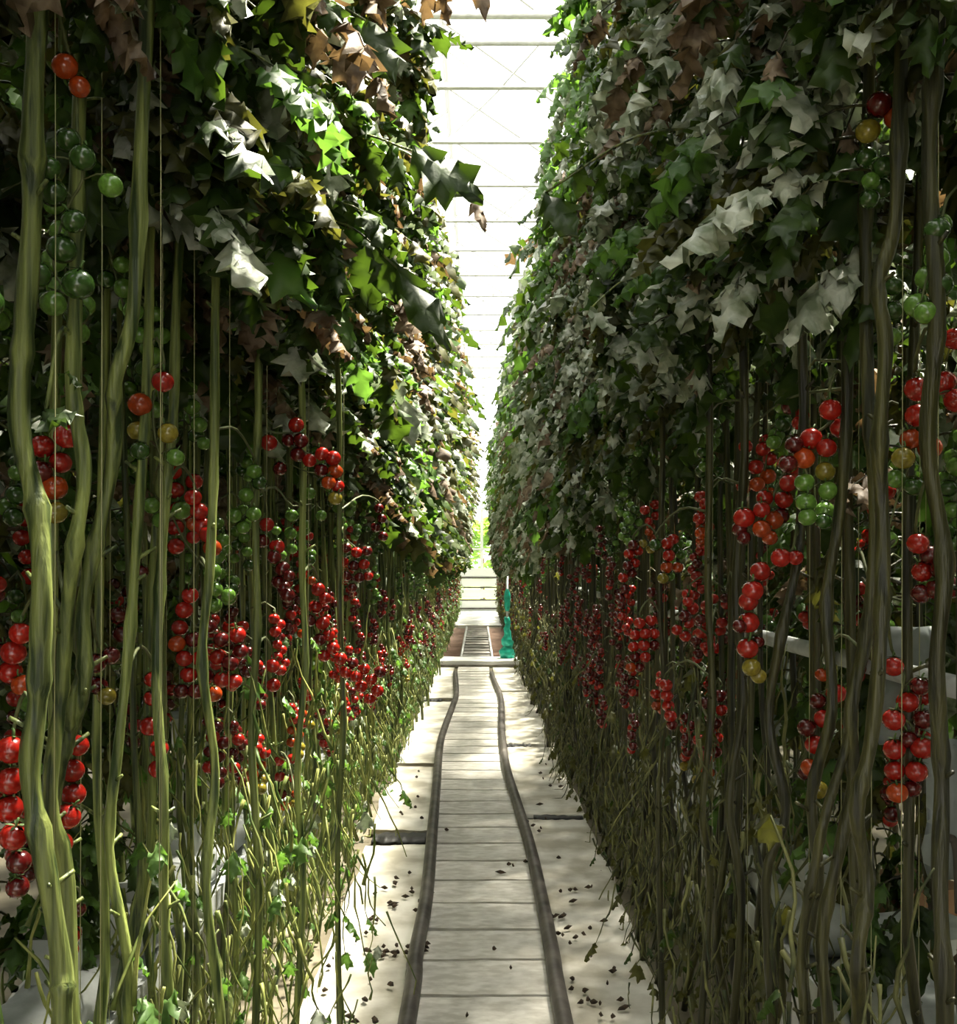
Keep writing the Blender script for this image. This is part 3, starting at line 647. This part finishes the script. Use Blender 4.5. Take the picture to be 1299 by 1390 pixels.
# ------------------------------------------------------------------ the rest of the two rows
KEYS = ['the thick-stemmed one at the edge', 'the round-leaved one', 'the fork-stemmed one', 'the one with a brown-orange fruit', 'the curved-stalk one', 'the crowded dull red one', 'the one with a wide red tier', 'the one with the sweeping red chain', 'the one with the compact dark bunch',
        'the one with high dull red fruit', 'the winding dark-stemmed one', 'the one with the green arching stalk', 'the one with shiny green fruit', 'the one with the straight-hanging stalk', 'the one with two slim red strings', 'the thick red bunch', 'the brick-shaped bunch']
COUNT = {}
BANDS = [(3.0, 'before the rails come into view'), (6.0, 'beside the nearest white boards'), (11.0, 'where the boards narrow with distance'),
         (17.2, 'just short of the white kerb'), (26.5, 'alongside the brown soil beyond the white kerb'), (99, 'close to the bright glass end wall')]
def band_text(y):
    for b_, t in BANDS:
        if y < b_: return t
def filler(side, x, y, r, near, line, idx):
    root = obj('tomato_plant', None, loc=(x, y, 0)); sd = 'left' if side < 0 else 'right'
    if line == 0 and y < 8:
        hs = [(HERO[q][2], q) for q in range(len(HERO)) if HERO[q][0] == side and HERO[q][2] < y]
        q = max(hs)[1] if hs else None; COUNT[side, q] = COUNT.get((side, q), 0) + 1; n_ = COUNT[side, q]
        lab = ('%s-row tomato plant, %s past %s' % (sd, ordinal(n_), KEYS[q])) if q is not None else '%s-row tomato plant just outside the picture edge, %s to the thick stems' % (sd, ordinal(n_))
    elif line == 0: lab = '%s-row tomato plant, %s' % (sd, band_text(y))
    else: lab = 'half-hidden back-line tomato plant, %s row, %s' % (sd, band_text(y))
    tag(root, lab, 'tomato plant', ('aisle-side' if line == 0 else 'back-line') + ' plants of the %s row, %s' % (sd, band_text(y)))
    flat = math.pi if False else 0
    if near:
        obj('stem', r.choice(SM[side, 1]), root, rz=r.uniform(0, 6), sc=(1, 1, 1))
        if line == 0 and y > 2.2:
            obj('stem', r.choice(SM[side, 1]), root, (side * r.uniform(0, .05), r.choice((-1, 1)) * .06, 0), r.uniform(0, 6), (.8, .8, .97))
        obj('side_shoots', r.choice(SM[side, 's' if y > 2.6 else 'sn']), root, rz=r.uniform(0, 6)); obj('support_string', STRING, root, (r.uniform(-.03, .03), .03, 0), sc=(1, 1, .93))
    else:
        obj('stem', r.choice(SM[side, 3]), root, sc=(1, r.choice((-1, 1)) * 1.0, 1)) if False else obj('stem', r.choice(SM[side, 3]), root, rz=r.uniform(-.2, .2))
        obj('side_shoots', r.choice(SM[side, 'sf']), root, rz=r.choice((0, math.pi)), sc=(1, 1.6, 1))
    t = min(1, max(0, (y - 3) / 9)); z0 = (2.34 if y < 1.9 else (2.1 if side < 0 else 2.03)) - .5 * t + r.uniform(-.08, .08); sc = (4.02 - z0) / 2.0
    reach = (.75 + .38 * min(1, max(0, (y - 1.7) / 1.5)) + .18 * t) * (1.08 if side < 0 else .85)
    obj('foliage', r.choice(FM[side, 'near' if y < 7 else 'far']), root, (0, 0, z0), r.uniform(-.35, .35), (reach * r.uniform(.9, 1.1), 1.0, sc))
    plan = [(r.uniform(1.98, 2.3), 'green'), (r.uniform(1.7, 1.95), 'turn' if r.random() < .4 else ('red' if r.random() < .4 else 'green')), (r.uniform(1.35, 1.62), 'red' if r.random() < .45 else 'dark'), (r.uniform(1.05, 1.3), 'dark' if r.random() < .6 else 'turn')]
    if near and line == 0 and y < 3.0: plan = plan[:1] + ([plan[1]] if r.random() < .5 else [])
    elif line == 1: plan = [p for p in plan if r.random() < .6]; plan += [(r.uniform(1.5, 2.2), 'dgreen'), (r.uniform(1.3, 2.0), 'green')]; obj('low_leaves', r.choice(BK), root, (0, 0, .4), r.uniform(0, 6))
    else:
        plan = [(z_, 'dark' if (t > .35 and k_ == 'red') or (side > 0 and t > .15 and k_ in ('red', 'turn')) else k_) for z_, k_ in plan if r.random() < (.75 if near else (.6 if side < 0 else .45))]  # far and right-row reds take the dark skin, painting in their shade
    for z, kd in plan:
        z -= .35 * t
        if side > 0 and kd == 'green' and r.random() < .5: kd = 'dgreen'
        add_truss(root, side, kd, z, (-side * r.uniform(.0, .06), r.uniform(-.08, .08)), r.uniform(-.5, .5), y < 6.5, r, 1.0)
    return root
for side in (-1, 1):
    r = random.Random(50 + side); y = 1.05; i = 0
    while y < 35.4:
        near = y < 8
        x = side * (.66 + r.uniform(-.03, .05)) if not near else side * (.70 + r.uniform(-.02, .06))
        if y < 4: x += side * .05
        if y < 3.2: y += .07
        filler(side, x, y, r, near, 0, i); i += 1
        y += .21 * r.uniform(.85, 1.2) if near else .36 * r.uniform(.85, 1.15)
    y = 1.3
    while y < 9:
        filler(side, side * (1.02 + r.uniform(-.06, .06)), y, r, True, 1, i); i += 1; y += .36 * r.uniform(.85, 1.2)

for side in (-1, 1):
    sd = 'left' if side < 0 else 'right'
    row = sorted([o for o in COL.objects if o.name.startswith('tomato_plant') and o.parent is None and str(o.get('group', '')).startswith('aisle-side plants of the ' + sd) and o.location.y >= 8], key=lambda o: o.location.y)
    a_ = [o for o in row if o.location.y < 17.2][::-1]; b_ = [o for o in row if 17.2 <= o.location.y < 26.6]; c_ = [o for o in row if o.location.y >= 26.6][::-1]
    for n_, o in enumerate(a_): o['label'] = '%s-row tomato plant, %s on the near side of the white kerb' % (sd, ordinal(n_ + 1))
    for n_, o in enumerate(b_): o['label'] = '%s-row tomato plant, %s beyond the white kerb' % (sd, ordinal(n_ + 1))
    for n_, o in enumerate(c_): o['label'] = '%s-row tomato plant, %s in from the glass end wall' % (sd, ordinal(n_ + 1))

# plants further back, too many and too hidden to count
mass = MB(); FLM = foliage_mesh(777, WL, 40, -1, True, 1.25, 1.5, 2.3); FRM = foliage_mesh(778, WR, 40, 1, True, 1.25, 1.5, 2.3)
r = random.Random(5)
def stamp(src, x, y, z, rz, sc=1.0):
    ca, sa = math.cos(rz), math.sin(rz); k_ = len(mass.v)
    mass.v += [(x + sc * (v[0] * ca - v[1] * sa), y + sc * (v[0] * sa + v[1] * ca), z + v[2]) for v in src.v]
    mass.f += [tuple(i + k_ for i in f) for f in src.f]; mass.m += src.m
for side, src in ((-1, FLM), (1, FRM)):
    for xr in (1.72, 2.7):
        y = -2.5
        while y < 34:
            stamp(src, side * xr, y, 1.55, r.uniform(0, 6)); stamp(src, side * (xr + .1), y + .1, 0.05 + r.uniform(0, .3), r.uniform(0, 6)) if xr > 2 else stamp(src, side * (xr - .1), y + .2, .95, r.uniform(0, 6))
            mass.tube([(side * xr, y, 0), (side * xr + .03, y + .03, 1), (side * xr, y, 3.9)], .012, 5, 5)
            mass.tube([(side * xr, y + .2, 0), (side * xr - .03, y + .2, 1), (side * xr, y + .2, 3.9)], .012, 5, 5)
            y += .62
    y = -2.5
    while y < 0.8:                                # the aisle rows carry on behind the photographer
        stamp(src, side * .8, y, 1.9, r.uniform(-.4, .4)); mass.tube([(side * .72, y, 0), (side * .7, y + .03, 1), (side * .7, y, 3.9)], .012, 5, 5); y += .35
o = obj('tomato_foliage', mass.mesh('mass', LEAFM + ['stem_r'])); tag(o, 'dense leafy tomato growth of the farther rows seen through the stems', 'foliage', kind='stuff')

# ------------------------------------------------------------------ grow bags, pipes, sheeting
for side in (-1, 1):
    sd = 'left' if side < 0 else 'right'
    mb = MB()
    for y in range(1, 36, 2):
        mb.box((side * .95, y, .24), (.05, .05, .48), 1)
    mb.box((side * .95, 17.5, .50), (.26, 34, .03)); mb.box((side * .95 - .13, 17.5, .53), (.012, 34, .06)); mb.box((side * .95 + .13, 17.5, .53), (.012, 34, .06))
    root = obj('grow_gutter', mb.mesh('gutter', ['white', 'metal'], False)); tag(root, 'long white growing gutter on low posts behind the %s-hand stems' % sd, 'gutter')
    for k_ in range(16):
        y = 1.2 + k_ * 1.08; mb = MB(); n = 12
        if y > 14: break
        pts = [(side * .95, y - .46 + .92 * i / n, .585) for i in range(n + 1)]
        rr = [(.03 if i in (0, n) else .075 + .006 * math.sin(i * 2.3)) for i in range(n + 1)]
        mb.tube(pts, rr, 10); me = mb.mesh('bag', ['white'])
        for v in me.vertices: v.co.z = .517 + max(0, (v.co.z - .51)) * .95; v.co.x = side * .95 + (v.co.x - side * .95) * 1.35
        root = obj('grow_bag', me); tag(root, 'white plastic grow bag in the gutter behind the %s-hand stems' % sd, 'grow bag', 'white grow bags of the %s-hand row' % sd)
        for q in (-.25, .2):
            mb = MB(); mb.box((side * .95, y + q, .70), (.09, .09, .10)); obj('rooting_block', mb.mesh('block', ['white'], False), root)
mb = MB(); mb.tube([(.87, 1.2, 1.355), (.87, 9, 1.355), (.87, 34, 1.355)], .022, 12)
root = obj('grow_pipe', mb.mesh('growpipe', ['white'])); tag(root, 'white horizontal pipe running behind the stems of the right-hand row', 'pipe')
def film(name, px, py0, py1, wpx, D, lab, mat='grey', bulge=.03, group=None):
    a = at(px, py0, D); b_ = at(px, py1, D); w = wpx * D / F; mb = MB(); n = 10; vs = []; fs = []
    for j in range(n + 1):
        t = j / n; z = a.z + (b_.z - a.z) * t
        for back in (0, 1):
            for i in range(9):
                s_ = i / 8 - .5; vs.append((a.x + s_ * w * (1 + .1 * math.sin(j)), D + bulge * math.cos(s_ * 3) * (-1 if not back else -.85) + .008 * math.sin(j * 1.7 + i), z))
    for j in range(n):
        for i in range(8):
            q = j * 18 + i; fs.append((q, q + 1, q + 19, q + 18)); q += 9; fs.append((q + 1, q, q + 18, q + 19))
    for i in range(8): fs.append((i, i + 9, i + 10, i + 1)); q = n * 18 + i; fs.append((q, q + 1, q + 10, q + 9))
    for j in range(n):
        for i in (0, 8): q = j * 18 + i; fs.append((q, q + 18, q + 27, q + 9))
    mb.add(vs, fs); o = obj(name, mb.mesh(name, [mat])); tag(o, lab, 'plastic sheet', group); return o
film('plastic_sheet', 1228, 850, 1010, 78, 2.35, 'grey plastic sheet hanging on the white pipe behind the loose low red fruit')
film('plastic_sheet', 1052, 886, 1010, 34, 4.0, 'narrow grey plastic strip hanging from the white pipe, farthest along it')
film('plastic_sheet', 1290, 1000, 1190, 70, 2.15, 'rounded grey plastic sheet low at the right edge of the picture')
film('plastic_sheet', 958, 660, 760, 20, 5.3, 'small pale grey sheet glimpsed high between right-hand green fruit', 'grey')
# hooped pipe end and boxes low right, white sacks low left
mb = MB(); P = smooth_path([at(1272, 1230, 2.1), at(1270, 1160, 2.1), at(1284, 1140, 2.1), at(1298, 1150, 2.1), at(1302, 1240, 2.1)], 5); mb.tube(P, .008, 8)
tag(obj('black_hose', mb.mesh('hose', ['rail'])), 'black bent irrigation hose below the rounded grey sheet, right edge', 'hose')
def crate(px, py, D, size, mat, lab, z=None, name='crate', rz=.3):
    c = at(px, py, D); mb = MB(); w, d_, h_ = size; zb = 0.0; z = c.z
    t = .012
    root = obj(name, None, loc=(c.x, c.y, 0)); root.rotation_euler = (0, 0, rz); tag(root, lab, 'box')
    H = max(.05, z)
    mb.box((0, 0, H - h_ / 2), (w, d_, h_)); mb.box((0, 0, H + .006), (w + .02, d_ + .02, .014))
    obj('body', mb.mesh('body', [mat], False), root)
    mb = MB()
    for sx in (-1, 1):
        for sy in (-1, 1): mb.box((sx * (w / 2 - .02), sy * (d_ / 2 - .02), (H - h_) / 2), (.03, .03, H - h_))
    obj('stand', mb.mesh('stand', ['metal'], False), root)
crate(1240, 1200, 3.0, (.16, .2, .12), 'card', 'brown carton on a stand seen between stems low at right')
crate(1260, 1262, 2.7, (.2, .2, .12), 'white', 'white box below the brown carton, low at the right edge')
crate(1085, 1140, 3.35, (.1, .2, .2), 'white', 'narrow white box behind the winding stems, lower right')
crate(232, 1150, 3.9, (.14, .2, .16), 'white', 'small white box glimpsed between pale stems at lower left')
crate(170, 1190, 3.1, (.12, .2, .14), 'white', 'white box behind the thick pale stems, nearest the left edge')
crate(262, 975, 3.9, (.14, .2, .1), 'white', 'white box high on a stand under the crowded dull red fruit')

# ------------------------------------------------------------------ post wrappings by the kerb
c = on_floor(686, 893, .09); root = obj('wrapped_post', None, loc=(c.x + .03, min(c.y, 17.5), .09)); tag(root, 'teal plastic wrapped round a post standing on the white kerb, right', 'post')
D = c.y
mb = MB(); mb.tube([(0, 0, 0), (0, 0, 1.35)], .02, 8); obj('post', mb.mesh('post', ['metal']), root)
mb = MB(); rr = [.11, .13, .12, .075, .10, .085, .06, .055, .05, .042, .05, .04]
mb.tube([(.012 * math.sin(i * 2.2), .02 * math.cos(i * 2), i * .058) for i in range(12)], rr, 12)
mb.tube([(.0, 0, .74 + i * .05) for i in range(8)], [.03, .04, .05, .045, .055, .05, .04, .02], 10)
obj('wrapping', mb.mesh('wrap', ['teal']), root, label='crumpled teal plastic')
mb = MB(); mb.tube(smooth_path([Vector((.08, 0, .1)), Vector((.2, 0, .22)), Vector((.26, 0, .1)), Vector((.24, 0, -.1))], 5), .012, 6); obj('hook', mb.mesh('hook', ['metal']), root)
c = on_floor(609, 856, 0); root = obj('wrapped_post', None, loc=(-.62, 20.2, 0)); tag(root, 'pale green plastic sleeve round a post left of the brown soil', 'post')
mb = MB(); mb.tube([(0, 0, 0), (0, 0, 1.3)], .02, 8); obj('post', mb.mesh('post', ['card']), root)
mb = MB(); mb.tube([(0.01 * math.sin(i * 2), 0, .22 + i * .055) for i in range(10)], [.045, .065, .07, .06, .065, .06, .04, .035, .045, .02], 10); obj('wrapping', mb.mesh('wrap', ['pale_green']), root)

# ------------------------------------------------------------------ fallen bits on the sheets
def bit_mesh(r):
    mb = MB(); n = 8; L = r.uniform(.009, .024); a0 = r.random() * 6
    vs = [(0, 0, .018)] + [(L * r.uniform(.5, 1.2) * math.cos(2 * math.pi * i / n), L * r.uniform(.3, .8) * math.sin(2 * math.pi * i / n), r.uniform(.0, .012)) for i in range(n)] + [(0, 0, -.002)]
    fs = [(0, 1 + i, 1 + (i + 1) % n) for i in range(n)] + [(n + 1, 1 + (i + 1) % n, 1 + i) for i in range(n)]
    mb.add(vs, fs); return mb.mesh('bit', ['debris'])
r = random.Random(8); BM = [bit_mesh(r) for _ in range(8)]
spots = [(r.gauss(782, 22), r.uniform(1160, 1300)) for _ in range(22)] + [(r.gauss(520, 24), r.uniform(1180, 1300)) for _ in range(18)] + \
        [(r.uniform(535, 585), r.uniform(1205, 1225)) for _ in range(9)] + [(r.uniform(510, 580), r.uniform(1285, 1300)) for _ in range(16)] + \
        [(r.gauss(745, 20), r.uniform(1020, 1150)) for _ in range(14)] + [(r.gauss(555, 12), r.uniform(1040, 1130)) for _ in range(10)] + [(r.uniform(590, 730), r.uniform(1120, 1390)) for _ in range(8)] + \
        [(r.uniform(430, 540), r.uniform(1300, 1390)) for _ in range(14)] + [(r.uniform(770, 860), r.uniform(1300, 1390)) for _ in range(14)]
for x, y in spots:
    p = on_floor(x, y, .03); inner = abs(p.x) < .25
    onsheet = abs(p.x) < .62
    lab = 'dark dead scrap lying on a white board between the rails' if inner else ('dark dead scrap fallen on the ground %s of the rails' % ('left' if p.x < 0 else 'right'))
    o = obj('dead_leaf', r.choice(BM), loc=(p.x, p.y, .040 if inner else (.030 if onsheet else .006)), rz=r.uniform(0, 6), sc=(r.uniform(.7, 1.3), r.uniform(.6, 1.1), 1))
    tag(o, lab, 'dead leaf', 'dead scraps ' + ('on the boards' if inner else ('left' if p.x < 0 else 'right') + ' of the rails'))

# ------------------------------------------------------------------ shrubs outside the end wall
BL = MB(); rb = random.Random(3)
for i in range(520):
    a = rb.uniform(0, 6.3); e = rb.uniform(-.2, 1.5); d = Vector((math.cos(a) * math.cos(e), math.sin(a) * math.cos(e), math.sin(e)))
    p = Vector((d.x * 1.3, d.y * 1.1, 1.2 + d.z * 1.5)) * rb.uniform(.8, 1.05); ll = rb.uniform(.25, .4)
    leaflet(BL, p, d + Vector((0, 0, rb.uniform(-.5, .5))), Vector((0, 0, 1)), ll, ll * .45, .8, .3, 0, rb, True)
BLM = BL.mesh('bush_leaves', ['bush'])
mb = MB(); mb.tube([(0, 0, 0), (.05, 0, .8), (0, 0, 1.6)], [.07, .05, .03], 8); BTM = mb.mesh('bush_stem', ['card'])
for i, (x, y, sc) in enumerate(((-2.6, 41, 1.0), (0.2, 43, 1.15), (2.8, 41.5, .95))):
    root = obj('bush', None, loc=(x, y, -.05), rz=i * 2.1, sc=sc); tag(root, 'sunlit yellow-green bush outside the glass end wall, blurred by glare', 'bush', 'bushes outside the end wall')
    obj('foliage', BLM, root); obj('trunk', BTM, root)
